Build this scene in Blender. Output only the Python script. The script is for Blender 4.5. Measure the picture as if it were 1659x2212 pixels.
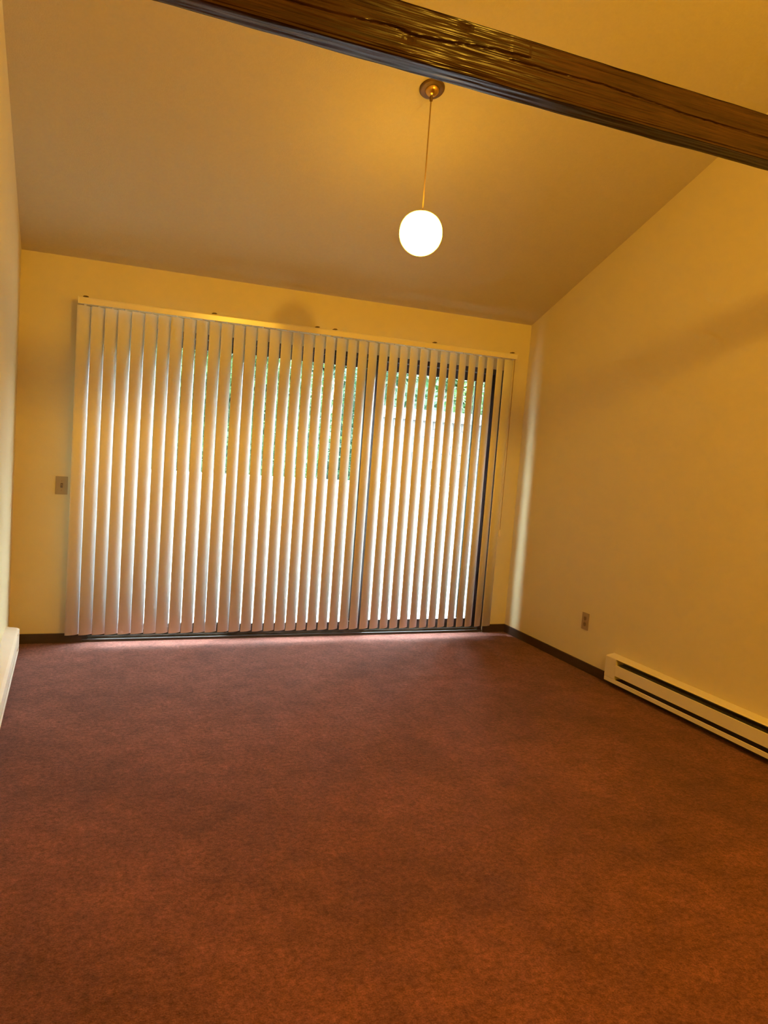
import bpy, bmesh, math, random
from mathutils import Vector, Matrix, noise

scene = bpy.context.scene
for o in list(bpy.data.objects):
    bpy.data.objects.remove(o, do_unlink=True)
C = scene.collection

# ------------------------------------------------------------------ camera
cam_data = bpy.data.cameras.new('camera')
cam_data.sensor_fit = 'HORIZONTAL'
cam_data.sensor_width = 36.0
cam_data.lens = 36.0 * 1666.1155 / 1659.0
cam_data.clip_start = 0.05
cam_data.clip_end = 200
cam = bpy.data.objects.new('camera', cam_data)
C.objects.link(cam)
R_ = Vector((0.92546997, -0.3712988, 0.07511682))
U_ = Vector((-0.03630993, 0.11043338, 0.99322004))
F_ = Vector((0.37707682, 0.92192281, -0.08872094))
m = Matrix.Identity(4)
for i in range(3):
    m[i][0], m[i][1], m[i][2] = R_[i], U_[i], -F_[i]
m[0][3], m[1][3], m[2][3] = 0.32784, -5.29127, 1.4402
cam.matrix_world = m
scene.camera = cam

# ------------------------------------------------------------------ light and exposure
world = bpy.data.worlds.new('overcast_sky')
scene.world = world
world.use_nodes = True
bg = world.node_tree.nodes['Background']
bg.inputs['Color'].default_value = (0.80, 0.91, 1.0, 1)
bg.inputs['Strength'].default_value = 57.0

LAMP_COLOR = (1.0, 0.535, 0.042)
LAMP_FRONT = 24.5          # pendant in view
LAMP_REAR = 610.0           # pendant on the near side of the beam
DAY = None

vs = scene.view_settings
vs.view_transform = 'Standard'
vs.look = 'None'
vs.gamma = 1.0
vs.exposure = 0.0
vs.use_curve_mapping = False
scene.cycles.use_denoising = True
scene.cycles.max_bounces = 12
scene.cycles.diffuse_bounces = 8
scene.cycles.transparent_max_bounces = 12
scene.cycles.sample_clamp_indirect = 8.0
scene.cycles.caustics_reflective = False
scene.cycles.caustics_refractive = False

# ------------------------------------------------------------------ dimensions (metres)
W = 3.617            # room width
H = 2.44             # height of the window wall
S = 0.4106           # ceiling pitch
RIDGE = -5.0         # y of the ridge
YR = 2 * RIDGE       # y of the wall behind the camera
ZR = H - S * RIDGE
OX0, OX1, OZ = 0.43, 3.41, 2.07   # patio door opening
T = 0.15

# ------------------------------------------------------------------ helpers
def box(bm, x0, x1, y0, y1, z0, z1):
    v = [bm.verts.new(p) for p in ((x0, y0, z0), (x1, y0, z0), (x1, y1, z0), (x0, y1, z0),
                                   (x0, y0, z1), (x1, y0, z1), (x1, y1, z1), (x0, y1, z1))]
    for f in ((3, 2, 1, 0), (4, 5, 6, 7), (0, 1, 5, 4), (1, 2, 6, 5), (2, 3, 7, 6), (3, 0, 4, 7)):
        bm.faces.new([v[i] for i in f])

def prism(bm, pts, axis, a0, a1):
    """extrude a 2D outline along an axis ('x': pts are (y,z); 'y': (x,z); 'z': (x,y))"""
    def P(p, a):
        return {'x': (a, p[0], p[1]), 'y': (p[0], a, p[1]), 'z': (p[0], p[1], a)}[axis]
    lo = [bm.verts.new(P(p, a0)) for p in pts]
    hi = [bm.verts.new(P(p, a1)) for p in pts]
    n = len(pts)
    bm.faces.new(lo[::-1]); bm.faces.new(hi)
    for i in range(n):
        bm.faces.new((lo[i], lo[(i + 1) % n], hi[(i + 1) % n], hi[i]))

def lathe(bm, prof, seg=32, closed_top=True, closed_bot=True):
    rings = []
    for r, z in prof:
        rings.append([bm.verts.new((r * math.cos(2 * math.pi * k / seg), r * math.sin(2 * math.pi * k / seg), z)) for k in range(seg)])
    for a, b in zip(rings, rings[1:]):
        for k in range(seg):
            bm.faces.new((a[k], a[(k + 1) % seg], b[(k + 1) % seg], b[k]))
    if closed_bot: bm.faces.new(rings[0][::-1])
    if closed_top: bm.faces.new(rings[-1])

def tube(bm, pts, r, seg=8):
    rings = []
    for i, p in enumerate(pts):
        p = Vector(p)
        d = (Vector(pts[min(i + 1, len(pts) - 1)]) - Vector(pts[max(i - 1, 0)])).normalized()
        a = d.orthogonal().normalized(); b = d.cross(a)
        rings.append([bm.verts.new(p + r * (math.cos(2 * math.pi * k / seg) * a + math.sin(2 * math.pi * k / seg) * b)) for k in range(seg)])
    for i in range(len(rings) - 1):
        # align ring start
        for k in range(seg):
            bm.faces.new((rings[i][k], rings[i][(k + 1) % seg], rings[i + 1][(k + 1) % seg], rings[i + 1][k]))
    bm.faces.new(rings[0][::-1]); bm.faces.new(rings[-1])

def obj(name, bm, mat, parent=None, smooth=False, bevel=0.0, kind=None):
    bmesh.ops.recalc_face_normals(bm, faces=bm.faces)
    if bevel > 0:
        bmesh.ops.bevel(bm, geom=list(bm.edges), offset=bevel, segments=2, profile=0.7, affect='EDGES', clamp_overlap=True)
    me = bpy.data.meshes.new(name)
    bm.to_mesh(me); bm.free()
    me.materials.append(mat)
    if smooth:
        for p in me.polygons: p.use_smooth = True
    o = bpy.data.objects.new(name, me)
    C.objects.link(o)
    if parent is not None:
        o.parent = parent
    if kind: o['kind'] = kind
    return o

def empty(name, loc=(0, 0, 0), rz=0.0):
    o = bpy.data.objects.new(name, None)
    o.empty_display_size = 0.1
    o.location = loc; o.rotation_euler = (0, 0, rz)
    C.objects.link(o)
    return o

def tag(o, label, cat=None, group=None, kind=None):
    o['label'] = label
    if cat: o['category'] = cat
    if group: o['group'] = group
    if kind: o['kind'] = kind
    return o

def boxes(*bs):
    bm = bmesh.new()
    for b in bs: box(bm, *b)
    return bm

# ------------------------------------------------------------------ materials
def newmat(name):
    mt = bpy.data.materials.new(name); mt.use_nodes = True
    nt = mt.node_tree
    return mt, nt, nt.nodes['Principled BSDF']

def mat(name, col, rough=0.6, metal=0.0, spec=0.5, var=0.0, vscale=6.0, bump=0.0, bscale=200.0, stretch=(1, 1, 1)):
    mt, nt, p = newmat(name)
    p.inputs['Base Color'].default_value = (*col, 1)
    p.inputs['Roughness'].default_value = rough
    p.inputs['Metallic'].default_value = metal
    p.inputs['Specular IOR Level'].default_value = spec
    tc = nt.nodes.new('ShaderNodeTexCoord')
    mp = nt.nodes.new('ShaderNodeMapping'); mp.inputs['Scale'].default_value = stretch
    nt.links.new(tc.outputs['Object'], mp.inputs['Vector'])
    if var > 0:
        n = nt.nodes.new('ShaderNodeTexNoise'); n.inputs['Scale'].default_value = vscale; n.inputs['Detail'].default_value = 5
        nt.links.new(mp.outputs['Vector'], n.inputs['Vector'])
        r = nt.nodes.new('ShaderNodeValToRGB')
        r.color_ramp.elements[0].position = 0.3; r.color_ramp.elements[1].position = 0.7
        r.color_ramp.elements[0].color = (*[c * (1 - var) for c in col], 1)
        r.color_ramp.elements[1].color = (*[min(1, c * (1 + var)) for c in col], 1)
        nt.links.new(n.outputs['Fac'], r.inputs['Fac']); nt.links.new(r.outputs['Color'], p.inputs['Base Color'])
    if bump > 0:
        n2 = nt.nodes.new('ShaderNodeTexNoise'); n2.inputs['Scale'].default_value = bscale; n2.inputs['Detail'].default_value = 3
        nt.links.new(mp.outputs['Vector'], n2.inputs['Vector'])
        b = nt.nodes.new('ShaderNodeBump'); b.inputs['Strength'].default_value = bump; b.inputs['Distance'].default_value = 0.002
        nt.links.new(n2.outputs['Fac'], b.inputs['Height']); nt.links.new(b.outputs['Normal'], p.inputs['Normal'])
    return mt

M = {}
M['wall'] = mat('wall_paint', (0.68, 0.60, 0.37), 0.75, spec=0.3, var=0.015, vscale=3, bump=0.25, bscale=180)
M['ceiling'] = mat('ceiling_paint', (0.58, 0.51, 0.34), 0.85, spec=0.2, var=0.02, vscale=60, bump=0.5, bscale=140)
M['base'] = mat('baseboard_brown', (0.045, 0.022, 0.014), 0.45, var=0.25, vscale=9, stretch=(1, 1, 12))
M['white'] = mat('heater_enamel', (0.74, 0.68, 0.56), 0.4, var=0.02)
M['heater_dark'] = mat('heater_interior', (0.17, 0.16, 0.14), 0.6)
M['fin'] = mat('heater_fin_aluminium', (0.35, 0.34, 0.32), 0.45, metal=0.8)
M['rail'] = mat('headrail_plastic', (0.80, 0.74, 0.60), 0.22, var=0.01)
M['almond'] = mat('almond_plastic', (0.33, 0.25, 0.13), 0.4, var=0.02)
M['almond_dark'] = mat('almond_plastic_dark', (0.20, 0.14, 0.075), 0.4)
M['slot'] = mat('slot_dark', (0.03, 0.02, 0.015), 0.6)
M['bronze'] = mat('bronze_aluminium', (0.035, 0.022, 0.018), 0.45, metal=0.0, var=0.15, vscale=20)
M['track'] = mat('worn_track', (0.09, 0.075, 0.055), 0.45, metal=0.3, var=0.5, vscale=14)
M['wood_sill'] = mat('sill_wood', (0.22, 0.13, 0.07), 0.6, var=0.35, vscale=10, stretch=(1, 6, 6))
M['screw'] = mat('screw_steel', (0.30, 0.22, 0.12), 0.35, metal=0.9)
M['clip'] = mat('clip_brown', (0.10, 0.06, 0.03), 0.5)
M['brass'] = mat('aged_brass', (0.62, 0.40, 0.13), 0.28, metal=1.0, var=0.15, vscale=25)
M['brass_dark'] = mat('aged_brass_dark', (0.13, 0.075, 0.035), 0.5, metal=0.5, var=0.25, vscale=25)
M['cord'] = mat('lamp_cord', (0.30, 0.19, 0.08), 0.6)
M['stucco'] = mat('pale_stucco', (0.55, 0.56, 0.58), 0.9, var=0.03, vscale=8, bump=0.4, bscale=60)
M['deck'] = mat('balcony_concrete', (0.42, 0.42, 0.43), 0.9, var=0.06, vscale=5, bump=0.3, bscale=50)
M['cap'] = mat('white_trim', (0.22, 0.22, 0.22), 0.6, var=0.02)
M['shingle'] = mat('weathered_shingle', (0.050, 0.045, 0.043), 0.9, var=0.3, vscale=9, stretch=(6, 1, 1), bump=0.4, bscale=30)
M['grass'] = mat('lawn', (0.10, 0.20, 0.05), 0.9, var=0.35, vscale=3)
M['bark'] = mat('pale_bark', (0.44, 0.36, 0.27), 0.9, var=0.3, vscale=12, stretch=(3, 3, 1), bump=0.6, bscale=25)
M['fence'] = mat('fence_lumber', (0.30, 0.27, 0.24), 0.8, var=0.2, vscale=10)
M['eave'] = mat('eave_board', (0.30, 0.24, 0.18), 0.8, var=0.15, vscale=8)

def vane_mat():
    mt, nt, p = newmat('vinyl_vane')
    p.inputs['Base Color'].default_value = (0.82, 0.80, 0.77, 1)
    p.inputs['Roughness'].default_value = 0.45
    tr = nt.nodes.new('ShaderNodeBsdfTranslucent'); tr.inputs['Color'].default_value = (0.80, 0.76, 0.70, 1)
    mx = nt.nodes.new('ShaderNodeMixShader'); mx.inputs[0].default_value = 0.06
    out = nt.nodes['Material Output']
    nt.links.new(p.outputs[0], mx.inputs[1]); nt.links.new(tr.outputs[0], mx.inputs[2])
    nt.links.new(mx.outputs[0], out.inputs['Surface'])
    tc = nt.nodes.new('ShaderNodeTexCoord')
    n = nt.nodes.new('ShaderNodeTexNoise'); n.inputs['Scale'].default_value = 150
    nt.links.new(tc.outputs['Object'], n.inputs['Vector'])
    b = nt.nodes.new('ShaderNodeBump'); b.inputs['Strength'].default_value = 0.1; b.inputs['Distance'].default_value = 0.001
    nt.links.new(n.outputs['Fac'], b.inputs['Height']); nt.links.new(b.outputs['Normal'], p.inputs['Normal'])
    return mt
M['vane'] = vane_mat()

def glass_mat():
    mt = bpy.data.materials.new('window_glass'); mt.use_nodes = True
    nt = mt.node_tree; nt.nodes.clear()
    out = nt.nodes.new('ShaderNodeOutputMaterial')
    tr = nt.nodes.new('ShaderNodeBsdfTransparent'); tr.inputs['Color'].default_value = (0.93, 0.96, 0.95, 1)
    gl = nt.nodes.new('ShaderNodeBsdfGlossy'); gl.inputs['Roughness'].default_value = 0.02
    lw = nt.nodes.new('ShaderNodeLayerWeight'); lw.inputs['Blend'].default_value = 0.5
    pw = nt.nodes.new('ShaderNodeMath'); pw.operation = 'POWER'; pw.inputs[1].default_value = 5.0
    fr = nt.nodes.new('ShaderNodeMath'); fr.operation = 'MULTIPLY_ADD'; fr.inputs[1].default_value = 0.9; fr.inputs[2].default_value = 0.035
    nt.links.new(lw.outputs['Facing'], pw.inputs[0]); nt.links.new(pw.outputs[0], fr.inputs[0])
    mx = nt.nodes.new('ShaderNodeMixShader')
    nt.links.new(fr.outputs[0], mx.inputs[0]); nt.links.new(tr.outputs[0], mx.inputs[1]); nt.links.new(gl.outputs[0], mx.inputs[2])
    nt.links.new(mx.outputs[0], out.inputs['Surface'])
    return mt
M['glass'] = glass_mat()

def globe_mat(name, strength):
    mt = bpy.data.materials.new(name); mt.use_nodes = True
    nt = mt.node_tree; nt.nodes.clear()
    out = nt.nodes.new('ShaderNodeOutputMaterial')
    e = nt.nodes.new('ShaderNodeEmission'); e.inputs['Color'].default_value = (*LAMP_COLOR, 1); e.inputs['Strength'].default_value = strength
    nt.links.new(e.outputs[0], out.inputs['Surface'])
    return mt

def leaf_mat(name, col):
    mt, nt, p = newmat(name)
    p.inputs['Roughness'].default_value = 0.6
    g = nt.nodes.new('ShaderNodeNewGeometry')
    r = nt.nodes.new('ShaderNodeValToRGB')
    r.color_ramp.elements[0].color = (*[c * 0.6 for c in col], 1)
    r.color_ramp.elements[1].color = (*[min(1, c * 1.5) for c in col], 1)
    nt.links.new(g.outputs['Random Per Island'], r.inputs['Fac'])
    nt.links.new(r.outputs['Color'], p.inputs['Base Color'])
    tr = nt.nodes.new('ShaderNodeBsdfTranslucent'); nt.links.new(r.outputs['Color'], tr.inputs['Color'])
    mx = nt.nodes.new('ShaderNodeMixShader'); mx.inputs[0].default_value = 0.4
    nt.links.new(p.outputs[0], mx.inputs[1]); nt.links.new(tr.outputs[0], mx.inputs[2])
    nt.links.new(mx.outputs[0], nt.nodes['Material Output'].inputs['Surface'])
    return mt
M['leaf_a'] = leaf_mat('leaf_mid_green', (0.022, 0.050, 0.014))
M['leaf_b'] = leaf_mat('leaf_bright_green', (0.034, 0.066, 0.016))
M['leaf_c'] = leaf_mat('leaf_blue_green', (0.016, 0.042, 0.018))

def carpet_mat():
    mt, nt, p = newmat('rose_brown_carpet')
    p.inputs['Roughness'].default_value = 0.95
    p.inputs['Specular IOR Level'].default_value = 0.1
    p.inputs['Sheen Weight'].default_value = 0.08
    p.inputs['Sheen Roughness'].default_value = 0.5
    L = nt.links
    tc = nt.nodes.new('ShaderNodeTexCoord')
    def nz(scale, detail, rough=0.55, vec=None):
        n = nt.nodes.new('ShaderNodeTexNoise'); n.inputs['Scale'].default_value = scale
        n.inputs['Detail'].default_value = detail; n.inputs['Roughness'].default_value = rough
        L.new(vec or tc.outputs['Object'], n.inputs['Vector']); return n.outputs['Fac']
    def ramp(fac, p0, p1, c0, c1):
        r = nt.nodes.new('ShaderNodeValToRGB')
        r.color_ramp.elements[0].position = p0; r.color_ramp.elements[1].position = p1
        r.color_ramp.elements[0].color = (*c0, 1); r.color_ramp.elements[1].color = (*c1, 1)
        L.new(fac, r.inputs['Fac']); return r.outputs['Color']
    def mul(a, b, f=1.0):
        x = nt.nodes.new('ShaderNodeMix'); x.data_type = 'RGBA'; x.blend_type = 'MULTIPLY'; x.inputs[0].default_value = f
        L.new(a, x.inputs[6]); L.new(b, x.inputs[7]); return x.outputs[2]
    base = ramp(nz(55, 6, 0.75), 0.36, 0.64, (0.122, 0.040, 0.029), (0.282, 0.103, 0.074))
    tuft = ramp(nz(190, 3, 0.7), 0.30, 0.62, (0.55, 0.50, 0.48), (1.12, 1.10, 1.08))
    worn = ramp(nz(1.5, 4, 0.6), 0.36, 0.60, (0.72, 0.70, 0.70), (1.0, 1.0, 1.0))
    blot = ramp(nz(9.0, 7, 0.75), 0.34, 0.62, (0.66, 0.64, 0.66), (1.08, 1.08, 1.06))
    c = mul(mul(mul(base, tuft), worn), blot)
    L.new(c, p.inputs['Base Color'])
    b = nt.nodes.new('ShaderNodeBump'); b.inputs['Strength'].default_value = 0.7; b.inputs['Distance'].default_value = 0.006
    L.new(nz(170, 4, 0.7), b.inputs['Height']); L.new(b.outputs['Normal'], p.inputs['Normal'])
    return mt
M['carpet'] = carpet_mat()

def beam_mat():
    mt, nt, p = newmat('dark_stained_timber')
    L = nt.links
    tc = nt.nodes.new('ShaderNodeTexCoord')
    mp = nt.nodes.new('ShaderNodeMapping'); mp.inputs['Scale'].default_value = (1.2, 30, 30)
    L.new(tc.outputs['Object'], mp.inputs['Vector'])
    n = nt.nodes.new('ShaderNodeTexNoise'); n.inputs['Scale'].default_value = 3.0; n.inputs['Detail'].default_value = 8; n.inputs['Roughness'].default_value = 0.65
    n.inputs['Distortion'].default_value = 0.1
    L.new(mp.outputs['Vector'], n.inputs['Vector'])
    r = nt.nodes.new('ShaderNodeValToRGB')
    r.color_ramp.elements[0].position = 0.3; r.color_ramp.elements[1].position = 0.72
    r.color_ramp.elements[0].color = (0.018, 0.0075, 0.004, 1); r.color_ramp.elements[1].color = (0.054, 0.024, 0.012, 1)
    L.new(n.outputs['Fac'], r.inputs['Fac'])
    n2 = nt.nodes.new('ShaderNodeTexNoise'); n2.inputs['Scale'].default_value = 3.5; n2.inputs['Detail'].default_value = 3
    L.new(tc.outputs['Object'], n2.inputs['Vector'])
    r2 = nt.nodes.new('ShaderNodeValToRGB')
    r2.color_ramp.elements[0].position = 0.35; r2.color_ramp.elements[1].position = 0.65
    r2.color_ramp.elements[0].color = (0.75, 0.72, 0.70, 1); r2.color_ramp.elements[1].color = (1.15, 1.1, 1.05, 1)
    L.new(n2.outputs['Fac'], r2.inputs['Fac'])
    x = nt.nodes.new('ShaderNodeMix'); x.data_type = 'RGBA'; x.blend_type = 'MULTIPLY'; x.inputs[0].default_value = 1
    L.new(r.outputs['Color'], x.inputs[6]); L.new(r2.outputs['Color'], x.inputs[7])
    L.new(x.outputs[2], p.inputs['Base Color'])
    p.inputs['Roughness'].default_value = 0.24
    p.inputs['Specular IOR Level'].default_value = 0.13
    mp3 = nt.nodes.new('ShaderNodeMapping'); mp3.inputs['Scale'].default_value = (6, 330, 330)
    L.new(tc.outputs['Object'], mp3.inputs['Vector'])
    n3 = nt.nodes.new('ShaderNodeTexNoise'); n3.inputs['Scale'].default_value = 1.0; n3.inputs['Detail'].default_value = 3
    L.new(mp3.outputs['Vector'], n3.inputs['Vector'])
    b = nt.nodes.new('ShaderNodeBump'); b.inputs['Strength'].default_value = 0.22; b.inputs['Distance'].default_value = 0.0012
    L.new(n3.outputs['Fac'], b.inputs['Height']); L.new(b.outputs['Normal'], p.inputs['Normal'])
    return mt
M['beam'] = beam_mat()

# ------------------------------------------------------------------ room shell
def gable(y0=YR - T, y1=T):
    zl = H - S * 0 ; return [(y0, -0.12), (y1, -0.12), (y1, H + 0.02), (0, H + 0.02), (RIDGE, ZR + 0.02), (YR, H + 0.02), (y0, H + 0.02)]

obj('floor', boxes((-T, W + T, YR - T, 0.0, -0.12, 0.0)), M['carpet'], kind='structure')
bm = boxes((0, OX0, 0, T, 0, H), (OX1, W, 0, T, 0, H), (OX0, OX1, 0, T, OZ, H), (0, W, 0, T, -0.12, 0))
obj('wall_back', bm, M['wall'], kind='structure')
bm = bmesh.new(); prism(bm, gable(), 'x', -T, 0.0)
obj('wall_left', bm, M['wall'], kind='structure')
bm = bmesh.new(); prism(bm, gable(), 'x', W, W + T)
obj('wall_right', bm, M['wall'], kind='structure')
obj('wall_front', boxes((0, W, YR - T, YR, 0, H)), M['wall'], kind='structure')
bm = bmesh.new()
prism(bm, [(0.15, H - S * 0.15), (0.15, H + 0.2 - S * 0.15), (RIDGE, ZR + 0.2), (YR - 0.15, H + 0.2 - S * 0.15),
           (YR - 0.15, H - S * 0.15), (RIDGE, ZR)], 'x', 0.0, W)
obj('ceiling', bm, M['ceiling'], kind='structure')

BH, BD = 0.062, 0.012
obj('baseboard_right', boxes((W - BD, W, YR, -BD, 0, BH)), M['base'], kind='structure', bevel=0.002)
obj('baseboard_left', boxes((0, BD, YR, -BD, 0, BH)), M['base'], kind='structure', bevel=0.002)
obj('baseboard_back_left', boxes((0.0, OX0 + 0.0, -BD, 0, 0, BH)), M['base'], kind='structure', bevel=0.002)
obj('baseboard_back_right', boxes((OX1, W, -BD, 0, 0, BH)), M['base'], kind='structure', bevel=0.002)

# ------------------------------------------------------------------ timber tie beam
def make_beam():
    y0, y1, z0, z1 = -3.336, -3.262, 2.44, 2.576
    NX = 420
    crack1 = [(0.0, 2.488), (0.45, 2.492), (0.921, 2.4974), (1.053, 2.5067), (1.109, 2.4994), (1.173, 2.503), (1.254, 2.512), (1.295, 2.5189), (1.413, 2.5267), (1.46, 2.529)]
    crack2 = [(1.40, 2.5089), (1.537, 2.5116), (1.712, 2.5168), (1.885, 2.5098), (2.01, 2.5031), (2.215, 2.504), (2.357, 2.5031), (2.9, 2.497), (3.6, 2.492)]
    def interp(cr, x):
        if x < cr[0][0] or x > cr[-1][0]: return None
        for a, b in zip(cr, cr[1:]):
            if a[0] <= x <= b[0]:
                t = (x - a[0]) / (b[0] - a[0] + 1e-9); return a[1] + t * (b[1] - a[1])
    per = []      # (y, z, ny, nz)
    nf, nb = 68, 18
    for i in range(nf): per.append((y0, z0 + (z1 - z0) * i / nf, -1, 0))
    for i in range(nb): per.append((y0 + (y1 - y0) * i / nb, z1, 0, 1))
    for i in range(nb): per.append((y1, z1 - (z1 - z0) * i / nb, 1, 0))
    for i in range(nb): per.append((y1 - (y1 - y0) * i / nb, z0, 0, -1))
    verts, faces = [], []
    n = len(per)
    knots = [(1.094, 2.484), (1.258, 2.558)]
    for j in range(NX + 1):
        x = W * j / NX
        for (y, z, ny, nz) in per:
            d = 0.0016 * noise.noise(Vector((x * 2.2, y * 55, z * 130))) + 0.0012 * noise.noise(Vector((x * 7, y * 90 + 5, z * 260)))
            d += 0.0025 * noise.noise(Vector((x * 1.3, y * 8, z * 10 + 3)))
            if ny == -1:
                for cr, dep, wid in ((crack1, 0.009, 0.0022), (crack2, 0.007, 0.0018)):
                    zc = interp(cr, x)
                    if zc is not None:
                        zc += 0.0015 * noise.noise(Vector((x * 22, 0, 7)))
                        amp = 0.55 + 0.6 * noise.noise(Vector((x * 5, 3, 1)))
                        d -= dep * max(0.15, amp) * math.exp(-((z - zc) / wid) ** 2)
                        # timber above the check stands slightly proud
                        d += 0.0008 * (1 if z > zc else 0)
                for kx, kz in knots:
                    r2 = ((x - kx) / 0.016) ** 2 + ((z - kz) / 0.011) ** 2
                    d -= 0.004 * math.exp(-r2)
            # worn arris
            ez = min(z - z0, z1 - z); ey = min(y - y0, y1 - y)
            if ez + ey < 0.006:
                d -= 0.002 + 0.002 * noise.noise(Vector((x * 9, y * 3, z * 3)))
            verts.append((x, y + ny * d, z + nz * d))
    for j in range(NX):
        for k in range(n):
            a = j * n + k; b = j * n + (k + 1) % n
            faces.append((a, b, b + n, a + n))
    faces.append(tuple(range(n))[::-1]); faces.append(tuple(NX * n + k for k in range(n)))
    me = bpy.data.meshes.new('ceiling_beam'); me.from_pydata(verts, [], faces); me.update()
    bmx = bmesh.new(); bmx.from_mesh(me); bmesh.ops.recalc_face_normals(bmx, faces=bmx.faces); bmx.to_mesh(me); bmx.free()
    me.materials.append(M['beam'])
    o = bpy.data.objects.new('ceiling_beam', me); C.objects.link(o)
    tag(o, 'dark stained cracked timber beam spanning the room below the sloped ceiling', 'beam')
make_beam()

# ------------------------------------------------------------------ sliding patio door
door = empty('door_1', (0, 0, 0)); door['kind'] = 'structure'
FY0, FY1 = 0.012, 0.125
fr = obj('door_frame', boxes((OX0, OX0 + 0.035, FY0, FY1, 0.0, OZ), (OX1 - 0.035, OX1, FY0, FY1, 0.0, OZ),
                        (OX0 + 0.035, OX1 - 0.035, FY0, FY1, OZ - 0.035, OZ)), M['bronze'], door)
sill = obj('sill_track', boxes((OX0 + 0.035, OX1 - 0.035, FY0, FY1, 0.0, 0.014), (OX0 + 0.035, OX1 - 0.035, 0.030, 0.034, 0.014, 0.030),
                          (OX0 + 0.035, OX1 - 0.035, 0.074, 0.078, 0.014, 0.030), (OX0 + 0.035, OX1 - 0.035, 0.118, 0.125, 0.014, 0.034)), M['track'], door)
obj('threshold', boxes((OX0, OX1, 0.0, FY0, 0.0, 0.016)), M['bronze'], door, bevel=0.003)
def panel(x0, x1, yc, sw=0.055, top=0.062, bot=0.075):
    z0, z1 = 0.018, OZ - 0.037
    pr = obj('door_panel', boxes((x0, x0 + sw, yc - .016, yc + .016, z0, z1), (x1 - sw, x1, yc - .016, yc + .016, z0, z1),
             (x0 + sw, x1 - sw, yc - .016, yc + .016, z1 - top, z1), (x0 + sw, x1 - sw, yc - .016, yc + .016, z0, z0 + bot)), M['bronze'], door)
    obj('pane', boxes((x0 + sw - .006, x1 - sw + .006, yc - .003, yc + .003, z0 + bot - .006, z1 - top + .006)), M['glass'], pr)
    return pr
panel(OX0 + 0.035, 1.450, 0.097)
p2 = panel(1.380, 2.398, 0.054, sw=0.072)
panel(2.292, OX1 - 0.035, 0.097, sw=0.068)
hd = bmesh.new(); box(hd, 2.318, 2.346, 0.026, 0.039, 0.90, 1.12); box(hd, 2.324, 2.340, 0.012, 0.026, 0.92, 0.94); box(hd, 2.324, 2.340, 0.012, 0.026, 1.08, 1.10); box(hd, 2.322, 2.342, 0.004, 0.013, 0.91, 1.11)
obj('door_handle', hd, M['bronze'], p2, bevel=0.002)
# screen door stile and frame outside the right hand panel
sc = obj('screen_frame', boxes((3.235, 3.285, 0.128, 0.140, 0.02, OZ - 0.04), (2.32, 2.36, 0.128, 0.140, 0.02, OZ - 0.04),
                          (2.36, 3.235, 0.128, 0.140, OZ - 0.075, OZ - 0.04), (2.36, 3.235, 0.128, 0.140, 0.02, 0.075)),
         mat('screen_grey', (0.16, 0.16, 0.15), 0.4, metal=0.4), door)

# ------------------------------------------------------------------ vertical blind
VY = -0.085
blind = empty('vertical_blind', (0, 0, 0))
tag(blind, 'cream vertical blind of curved vinyl slats hanging over the patio door', 'blind')
RZ0, RZ1 = 2.150, 2.192
bm = bmesh.new()
prism(bm, [(-0.118, RZ0), (-0.118, RZ1 - .010), (-0.112, RZ1 - .002), (-0.104, RZ1), (-0.062, RZ1), (-0.054, RZ1 - .002), (-0.050, RZ1 - .010), (-0.050, RZ0),
           (-0.056, RZ0), (-0.056, RZ0 + .008), (-0.112, RZ0 + .008), (-0.112, RZ0)], 'x', 0.333, 3.440)
rail = obj('headrail', bm, M['rail'], blind)
bm = bmesh.new(); box(bm, 0.328, 0.333, -0.119, -0.049, RZ0 - 0.001, RZ1 + 0.001); obj('rail_end_cap', bm, M['rail'], rail, bevel=0.0015)
bm = bmesh.new(); box(bm, 3.440, 3.445, -0.119, -0.049, RZ0 - 0.001, RZ1 + 0.001); obj('rail_end_cap', bm, M['rail'], rail, bevel=0.0015)
# mounting brackets above the headrail
def bracket_bm():
    b = bmesh.new()
    box(b, -0.016, 0.016, -0.070, 0.0, RZ1, RZ1 + .0025)
    box(b, -0.016, 0.016, -0.0025, 0.0, RZ1 - .03, RZ1 + .012)
    return b
def clip_bm():
    b = bmesh.new()
    pts = [(-0.017, 0.0), (-0.008, 0.0045), (0.006, 0.005), (0.017, 0.0), (0.008, -0.003), (-0.008, -0.003)]
    prism(b, [(x, RZ1 + .0075 + z) for x, z in pts], 'y', -0.090, -0.066)
    return b
for bx_ in (0.372, 1.158, 1.862, 1.990, 2.760, 3.420):
    o = obj('mounting_bracket', bracket_bm(), M['rail'], blind); o.location.x = bx_
    k = obj('clip_tip', clip_bm(), M['clip'], o)

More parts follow.
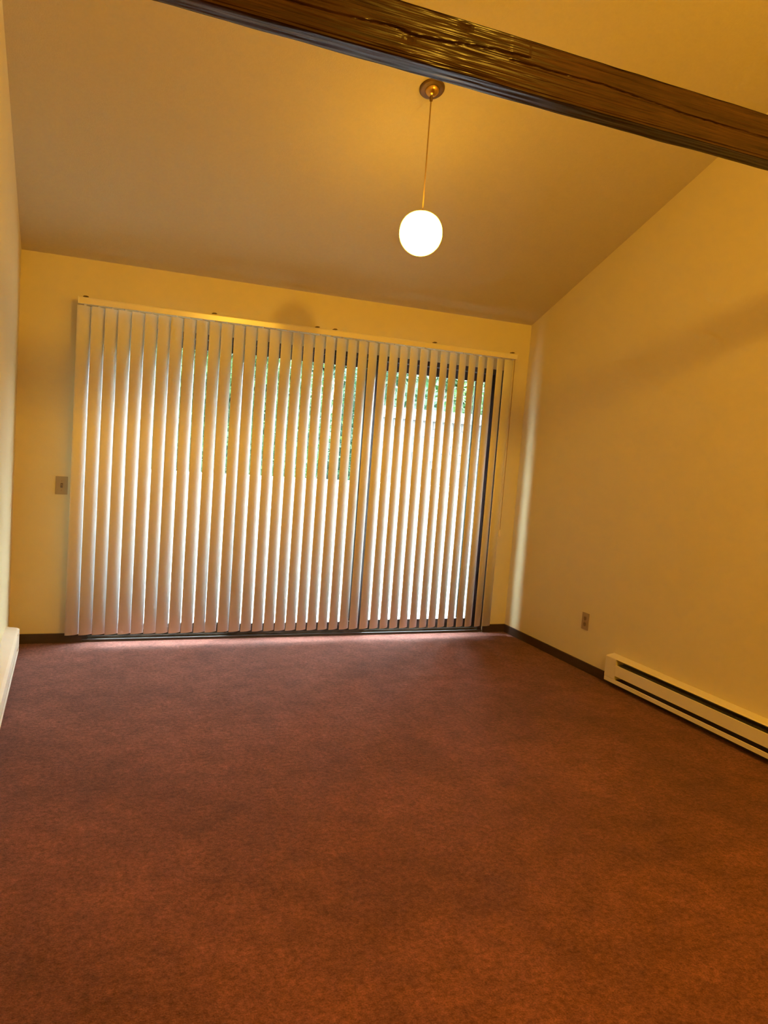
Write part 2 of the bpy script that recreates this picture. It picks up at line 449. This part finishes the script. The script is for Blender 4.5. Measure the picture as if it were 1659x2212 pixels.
SLW, SAG, TH = 0.089, 0.0115, 0.0009
ZT, ZB = 2.143, 0.070
def slat_mesh():
    b = bmesh.new()
    n = 10
    Rr = (SLW * SLW / 4 + SAG * SAG) / (2 * SAG)
    def arc(off):
        pts = []
        for i in range(n + 1):
            u = -SLW / 2 + SLW * i / n
            y = (math.sqrt(max(Rr * Rr - u * u, 0)) - (Rr - SAG)) + off   # bulge
            pts.append((u, -(y - SAG / 2)))
        return pts
    fa = arc(TH / 2); ba = arc(-TH / 2)
    lo_f = [b.verts.new((x, y, ZB)) for x, y in fa]; hi_f = [b.verts.new((x, y, ZT)) for x, y in fa]
    lo_b = [b.verts.new((x, y, ZB)) for x, y in ba]; hi_b = [b.verts.new((x, y, ZT)) for x, y in ba]
    for i in range(n):
        b.faces.new((lo_f[i], lo_f[i + 1], hi_f[i + 1], hi_f[i]))
        b.faces.new((lo_b[i + 1], lo_b[i], hi_b[i], hi_b[i + 1]))
        b.faces.new((lo_b[i], lo_b[i + 1], lo_f[i + 1], lo_f[i]))
        b.faces.new((hi_f[i], hi_f[i + 1], hi_b[i + 1], hi_b[i]))
    for i in (0, n):
        b.faces.new((lo_f[i], hi_f[i], hi_b[i], lo_b[i]))
    bmesh.ops.recalc_face_normals(b, faces=b.faces)
    me = bpy.data.meshes.new('slat'); b.to_mesh(me); b.free()
    me.materials.append(M['vane'])
    for p in me.polygons: p.use_smooth = abs(p.normal.z) < .5 and p.area > 0.005
    return me
sm = slat_mesh()
def stem_mesh():
    b = bmesh.new(); box(b, -0.007, 0.007, -0.0045, 0.0045, ZT - 0.012, RZ0 + 0.008)
    me = bpy.data.meshes.new('carrier_stem'); b.to_mesh(me); b.free(); me.materials.append(M['rail']); return me
stm = stem_mesh()
right_edges = [0.402, 0.485, 0.564, 0.639, 0.72, 0.799, 0.882, 0.957, 1.039, 1.12, 1.204, 1.28, 1.366, 1.441, 1.522, 1.604, 1.686, 1.764,
               1.84, 1.917, 1.994, 2.076, 2.157, 2.239, 2.31, 2.392, 2.471, 2.549, 2.628, 2.71, 2.789, 2.872, 2.945, 3.023, 3.105, 3.182, 3.256, 3.341, 3.420]
rnd = random.Random(5)
for i, rx in enumerate(right_edges):
    last = i == len(right_edges) - 1
    ang = math.radians(15.0) if last else math.radians(21.0 + 6.5 * min(1.0, i / 30.0) + rnd.uniform(-1.5, 1.5))
    reg = rx if last else 0.402 + 0.0795 * i
    x = (0.6 * rx + 0.4 * reg) - 0.5 * SLW * math.cos(ang) + 0.008 + 0.012 * min(i, 37) / 38.0
    o = bpy.data.objects.new('slat', sm); C.objects.link(o); o.parent = blind
    o.location = (x, VY, 0); o.rotation_euler = (0, 0, ang)
    s_ = bpy.data.objects.new('carrier_stem', stm); C.objects.link(s_); s_.parent = o
# hanging control cord with weight and bead chain
bm = bmesh.new()
tube(bm, [(3.428, -0.108, RZ0 + .002), (3.430, -0.108, 1.5), (3.4305, -0.108, 0.835)], 0.0016, 6)
tube(bm, [(3.436, -0.100, RZ0 + .002), (3.437, -0.100, 1.5), (3.433, -0.103, 0.835)], 0.0016, 6)
cord = obj('control_cord', bm, M['cord'], blind)
bm = bmesh.new(); lathe(bm, [(0.003, 0.055), (0.006, 0.048), (0.011, 0.012), (0.010, 0.0), (0.006, -0.004)][::-1], 16)
w = obj('cord_weight', bm, M['rail'], cord, smooth=True); w.location = (3.4315, -0.106, 0.785)

# ------------------------------------------------------------------ pendant lamps
def pendant(x, y, zc, strength, label):
    slope = S if y > RIDGE else -S
    zce = H - S * y if y > RIDGE else ZR - S * (RIDGE - y)
    root = empty('pendant_lamp', (x, y, zce))
    tag(root, label, 'lamp', None)
    tilt = math.atan(-S) if y > RIDGE else math.atan(S)
    r = 0.105
    # canopy: dished brass plate flat on the slope with a raised centre
    b = bmesh.new()
    lathe(b, [(0.061, 0.0), (0.062, -0.004), (0.059, -0.009), (0.048, -0.012), (0.038, -0.010), (0.034, -0.012)], 40, closed_bot=False, closed_top=False)
    can = obj('canopy', b, M['brass_dark'], root, smooth=True); can.rotation_euler = (tilt, 0, 0)
    b = bmesh.new()
    lathe(b, [(0.034, -0.010), (0.032, -0.020), (0.024, -0.030), (0.012, -0.036), (0.006, -0.038)], 32, closed_bot=False)
    cc = obj('canopy_dome', b, M['brass'], can, smooth=True)
    b = bmesh.new(); lathe(b, [(0.004, -0.062), (0.0075, -0.058), (0.0075, -0.030), (0.005, -0.022)], 16)
    obj('cord_grip', b, M['brass_dark'], root, smooth=True)
    L = zce - (zc + r)
    b = bmesh.new(); tube(b, [(0, 0, -0.055), (0, 0, -L * 0.5), (0, 0, -L - 0.002)], 0.0034, 8)
    obj('cord', b, M['cord'], root, smooth=True)
    b = bmesh.new()
    prof = []
    for i in range(1, 36):
        t = math.pi * i / 36.0            # 0 bottom .. pi top
        cz, sz = -math.cos(t), math.sin(t)
        if cz > 0:
            e = 2.0 / 2.2
            prof.append((r * (abs(sz) ** e), r * (cz ** e)))
        else:
            prof.append((r * sz, r * cz))
    prof = [(p_[0], p_[1] + zc - zce) for p_ in prof]
    lathe(b, [(0.003, zc - zce - r)] + prof, 48)
    obj('globe_shade', b, globe_mat('lit_opal_glass', strength), root, smooth=True)
    b = bmesh.new(); lathe(b, [(0.022, zc - zce + r - 0.002), (0.022, zc - zce + r + 0.003), (0.006, zc - zce + r + 0.008)], 24)
    obj('globe_holder', b, M['brass_dark'], root, smooth=True)
    return root
pendant(1.866, -1.733, 2.470, LAMP_FRONT, 'lit white globe pendant hanging on a thin cord in front of the blind')
pendant(2.20, -5.60, 3.07, LAMP_REAR, 'lit white globe pendant hanging behind the timber beam on the near side of the room')

# ------------------------------------------------------------------ electric baseboard heaters
def heater(name, label, y_far, y_near, x_wall, side, depth=0.062, ztop=0.206):
    """side=-1: heater on the right wall facing -x; side=+1: on the left wall facing +x"""
    root = empty(name, (x_wall, y_far, 0)); tag(root, label, 'heater')
    Ln = y_far - y_near
    d = depth
    def X(v): return side * v
    def ex(bm, pts, a0, a1):
        prism(bm, [(X(px), pz) for px, pz in pts], 'y', a0, a1)
    b = bmesh.new(); ex(b, [(0.0, 0.036), (0.004, 0.036), (0.004, ztop - .004), (0.0, ztop - .004)], -Ln, 0)
    obj('back_plate', b, M['heater_dark'], root)
    b = bmesh.new()
    ex(b, [(0.0, ztop - .003), (0.0, ztop), (d - .012, ztop - .008), (d, ztop - .013), (d, ztop - .015), (d - .003, ztop - .015), (d - .013, ztop - .0115)], -Ln, 0)
    obj('top_hood', b, M['white'], root)
    b = bmesh.new(); ex(b, [(d - .004, 0.088), (d, 0.087), (d, 0.154), (d - .004, 0.156)], -Ln + .09, -.10)
    obj('front_panel', b, M['white'], root)
    b = bmesh.new(); ex(b, [(0.004, 0.036), (d, 0.036), (d, 0.060), (d - .003, 0.062), (d - .003, 0.039), (0.004, 0.039)], -Ln, 0)
    obj('bottom_lip', b, M['white'], root)
    for a0, a1 in ((-.10, 0.0), (-Ln, -Ln + .09)):
        b = bmesh.new(); ex(b, [(0.003, 0.062), (d - .001, 0.062), (d + .0008, 0.066), (d + .0008, ztop - .0155), (d - .003, ztop - .0145), (0.003, ztop - .006)], a0, a1)
        obj('end_cap', b, M['white'], root)
    b = bmesh.new()
    k = 0; yy = -.12
    while yy > -Ln + .10:
        ex(b, [(0.008, 0.095), (d - .012, 0.095), (d - .012, 0.165), (0.008, 0.165)], yy - .0006, yy + .0006)
        yy -= 0.009
    f = obj('heating_fins', b, M['fin'], root); f['kind'] = 'stuff'
    b = bmesh.new(); tube(b, [(X(0.030), -.10, 0.13), (X(0.030), -Ln + .09, 0.13)], 0.006, 10)
    obj('heating_element', b, M['heater_dark'], root, smooth=True)
    return root
heater('baseboard_heater', 'cream electric baseboard heater with dark slots on the right wall', -1.35, -3.18, W, -1)
heater('baseboard_heater', 'cream electric baseboard heater low on the left wall near the corner', -0.30, -2.74, 0.0, 1, depth=0.074, ztop=0.186)

# ------------------------------------------------------------------ switch and outlet
sw = empty('light_switch', (0.274, 0, 1.020)); tag(sw, 'almond toggle light switch plate on the wall left of the blind', 'switch')
obj('switch_plate', boxes((-0.036, 0.036, -0.006, 0, -0.057, 0.057)), M['almond'], sw, bevel=0.002)
bm = bmesh.new(); prism(bm, [(-0.006, -0.012), (-0.018, 0.001), (-0.016, 0.008), (-0.006, 0.012)], 'x', -0.005, 0.005)
obj('toggle', bm, M['almond_dark'], sw)
obj('toggle_slot', boxes((-0.0065, 0.0065, -0.0066, -0.005, -0.014, 0.014)), M['slot'], sw)
for zz in (-0.030, 0.030):
    bm = bmesh.new(); lathe(bm, [(0.0035, 0), (0.0035, 0.0012), (0.002, 0.0018)], 12)
    s_ = obj('screw', bm, M['screw'], sw); s_.rotation_euler = (math.pi / 2, 0, 0); s_.location = (0, -0.006, zz)

ol = empty('wall_outlet', (W, -1.027, 0.335)); tag(ol, 'almond duplex outlet low on the right wall beyond the heater', 'outlet')
obj('outlet_plate', boxes((-0.006, 0, -0.036, 0.036, -0.058, 0.058)), M['almond'], ol, bevel=0.002)
for zz in (-0.020, 0.020):
    bm = bmesh.new()
    pts = [(0.017 * math.cos(a) if abs(math.cos(a)) < .85 else 0.0145 * math.copysign(1, math.cos(a)), zz + 0.0145 * math.sin(a)) for a in [2 * math.pi * k / 20 for k in range(20)]]
    prism(bm, pts, 'x', -0.0078, -0.005)
    rc = obj('receptacle', bm, M['almond_dark'], ol)
    obj('socket_slots', boxes((-0.0082, -0.0070, -0.0075, -0.0055, zz - .002, zz + .007), (-0.0082, -0.0070, 0.0050, 0.0070, zz - .002, zz + .006), (-0.0082, -0.0070, -0.002, 0.002, zz - .0095, zz - .0055)), M['slot'], rc)
bm = bmesh.new(); lathe(bm, [(0.003, 0), (0.003, 0.001), (0.0018, 0.0016)], 12)
s_ = obj('screw', bm, M['screw'], ol); s_.rotation_euler = (0, -math.pi / 2, 0); s_.location = (-0.006, 0, 0)

# ------------------------------------------------------------------ outside: balcony, shingled wall, trees
obj('balcony_floor', boxes((-1.5, 6.0, T, 2.75, -0.20, -0.03)), M['deck'], kind='structure')
obj('balcony_wall', boxes((-1.5, 6.0, 2.55, 2.75, -0.03, 1.000)), M['stucco'], kind='structure')
obj('eave', boxes((-1.0, 5.0, T, 0.72, 2.37, 2.43), (-1.0, 5.0, 0.72, 0.75, 2.26, 2.46)), M['eave'], kind='structure')
obj('added_divider_left', boxes((-0.62, -0.50, T, 2.55, -0.03, 2.37)), M['stucco'], kind='structure')  # unseen side screen, added to keep low side light off the slats
obj('ground', boxes((-50, 55, 2.8, 55, -3.2, -3.0)), M['grass'], kind='structure')

# the rest of the building left and right of the room, below and above
def unit(name, x0, x1):
    b = bmesh.new()
    prism(b, [(YR - T, -3.0), (T, -3.0), (T, H), (RIDGE, ZR + .2), (YR - T, H)], 'x', x0, x1)
    obj(name, b, M['facade'], kind='structure')
M['facade'] = mat('facade_siding', (0.20, 0.16, 0.12), 0.9, var=0.15, vscale=5)
unit('adjoining_unit_left', -14.0, -T - .01)
unit('adjoining_unit_right', W + T + .01, 18.0)

def sky_blocker_hill():  # unseen hill added around the outside to block the low sky
    nx, ny = 120, 26
    v, f = [], []
    for j in range(ny):
        for i in range(nx):
            a = math.radians(-15 + 210 * i / (nx - 1))
            r = 24 + 26 * j / (ny - 1)
            x = 2.0 + r * math.cos(a); y = r * math.sin(a) + 1.0
            z = -3.0 + 17.0 * (j / (ny - 1)) ** 0.45 * (1 if j else 0)
            if j: z += 2.0 * noise.noise(Vector((x * .35, y * .35, 1))) + 0.9 * noise.noise(Vector((x * 1.1, y * 1.1, 4)))
            v.append((x, y, z))
    for j in range(ny - 1):
        for i in range(nx - 1):
            k = j * nx + i; f.append((k, k + 1, k + nx + 1, k + nx))
    me = bpy.data.meshes.new('sky_blocking_hillside'); me.from_pydata(v, [], f); me.update(); me.materials.append(M['blocker_hill'])
    o = bpy.data.objects.new('sky_blocking_hillside', me); C.objects.link(o); o['kind'] = 'structure'
M['blocker_hill'] = mat('sky_blocking_hill', (0.016, 0.034, 0.012), 0.95, var=0.6, vscale=1.2)
sky_blocker_hill()

SX0, SX1, SY = 3.98, 6.40, 4.0
sw_ = obj('shingled_wall', boxes((SX0, SX1, SY, SY + 0.25, -3.0, 1.775)), M['stucco'], kind='structure')
obj('coping', boxes((SX0 - .04, SX1 + .04, SY - .05, SY + .30, 1.775, 1.912)), M['cap'], sw_)
rnd = random.Random(11)
widths = [0.10, 0.125, 0.15, 0.175, 0.20]
sh = {}
rowh = 0.105
for wd in widths:
    b = bmesh.new()
    # tapered shake: thick butt at the bottom
    prism(b, [(-0.022, 0.0), (-0.006, rowh + 0.03), (-0.001, rowh + 0.03), (-0.001, 0.0)], 'x', 0.003, wd - 0.003)
    bmesh.ops.recalc_face_normals(b, faces=b.faces)
    me = bpy.data.meshes.new('shingle'); b.to_mesh(me); b.free(); me.materials.append(M['shingle']); sh[wd] = me
cnt = 0
for row in range(14):
    zb = 1.775 - rowh * (row + 1)
    x = SX0
    while x < SX1 - 0.09 and cnt < 298:
        wd = rnd.choice(widths)
        if x + wd > SX1: wd = 0.10
        o = bpy.data.objects.new('shingle', sh[wd]); C.objects.link(o); o.parent = sw_
        o.location = (x, SY - 0.001, zb + rnd.uniform(-.006, .006) - 0.03 * 0)
        x += wd; cnt += 1

def tree(label, x, y, base, h, crown_r, crown_z, leafmat, nleaf, seed, trunk_r=0.13, leaf=1.0, nclump=38):
    rn = random.Random(seed)
    root = empty('tree', (x, y, base)); tag(root, label, 'tree', 'trees beyond the balcony')
    b = bmesh.new()
    pts = [(0.12 * math.sin(k * 0.9 + seed), 0.1 * math.cos(k * 1.3 + seed), h * 0.85 * k / 7) for k in range(8)]
    pts[0] = (pts[0][0], pts[0][1], 0)
    tube(b, pts, trunk_r, 10)
    obj('trunk', b, M['bark'], root, smooth=True)
    tips = []
    for k in range(9):
        a = rn.uniform(0, 6.28); t = rn.uniform(0.35, 0.85)
        s = Vector(pts[int(t * 7)]); rr = crown_r * rn.uniform(.5, .85)
        e = s + Vector((rr * math.cos(a), rr * math.sin(a), rn.uniform(.3, 1.1)))
        mid = (s + e) / 2 + Vector((0, 0, .12))
        b = bmesh.new(); tube(b, [s, mid, e], 0.035, 6); tips.append(e)
        obj('branch', b, M['bark'], root, smooth=True)
    vs_, fs_ = [], []
    cl = [Vector((rn.gauss(0, .45) * crown_r, rn.gauss(0, .45) * crown_r, crown_z + rn.gauss(0, .38) * (h - crown_z) )) for _ in range(nclump)] + tips
    for k in range(nleaf):
        c = rn.choice(cl)
        p = c + Vector((rn.gauss(0, .26) * leaf ** .7, rn.gauss(0, .26) * leaf ** .7, rn.gauss(0, .22) * leaf ** .7))
        d = Vector((rn.uniform(-1, 1), rn.uniform(-1, 1), rn.uniform(-.9, .3))).normalized()
        s = d.orthogonal().normalized()
        s = Matrix.Rotation(rn.uniform(0, 6.28), 3, d) @ s
        l = rn.uniform(.07, .13) * leaf; wd = l * .3
        nrm = d.cross(s) * l * .12
        i = len(vs_)
        vs_ += [p, p + d * l * .5 + s * wd + nrm, p + d * l, p + d * l * .5 - s * wd + nrm]
        fs_ += [(i, i + 1, i + 2), (i, i + 2, i + 3)]
    me = bpy.data.meshes.new('foliage'); me.from_pydata(vs_, [], fs_); me.update(); me.materials.append(leafmat)
    o = bpy.data.objects.new('foliage', me); C.objects.link(o); o.parent = root; o['kind'] = 'stuff'
    return root
tree('leafy green tree with a pale trunk rising behind the shingled wall', 8.0, 7.4, -3.0, 6.2, 0.95, 4.5, M['leaf_b'], 8000, 3)
tree('blue green tree seen just above the left end of the shingled wall', 4.9, 9.4, -3.0, 6.6, 1.0, 4.5, M['leaf_c'], 9000, 8)
tree('mid green tree seen between the slats of the middle door panel', 2.5, 6.4, -3.0, 9.6, 1.25, 5.4, M['leaf_b'], 26000, 29, nclump=80)
tree('bright green tree out of view at the left, placed to block sky', -4.6, 9.6, -3.0, 10.0, 1.4, 5.6, M['leaf_b'], 24000, 34, nclump=80)  # left of the view; moved and enlarged to block sky light
tree('tall green tree added out of view beyond the balcony wall at the left', -2.1, 5.3, -3.0, 10.0, 1.1, 5.6, M['leaf_a'], 26000, 41, nclump=80)  # added out of view to dim daylight reaching the right wall
tree('small dark green tree seen through the left door panel beside the blind end', 0.2, 12.0, -3.0, 7.0, 1.1, 4.6, M['leaf_a'], 9000, 21)
tree('dense tree far behind the shingled wall at the right', 10.3, 11.6, -3.0, 7.1, 1.2, 4.8, M['leaf_a'], 9000, 55)
# taller row of trees further back, added to block low sky
for k, tx in enumerate((-16.0, -9.5, -3.4, 2.7, 8.8, 15.0, 21.4)):
    tree(('tall tree in the added distant row, %s from the left' % ('first', 'second', 'third', 'fourth', 'fifth', 'sixth', 'seventh')[k]),
         tx, 19.5 + 1.2 * (k % 2), -3.0, 12.5, 1.9, 7.0, M['leaf_a'] if k % 2 else M['leaf_c'], 7000, 70 + k, trunk_r=0.2, leaf=3.2, nclump=60)
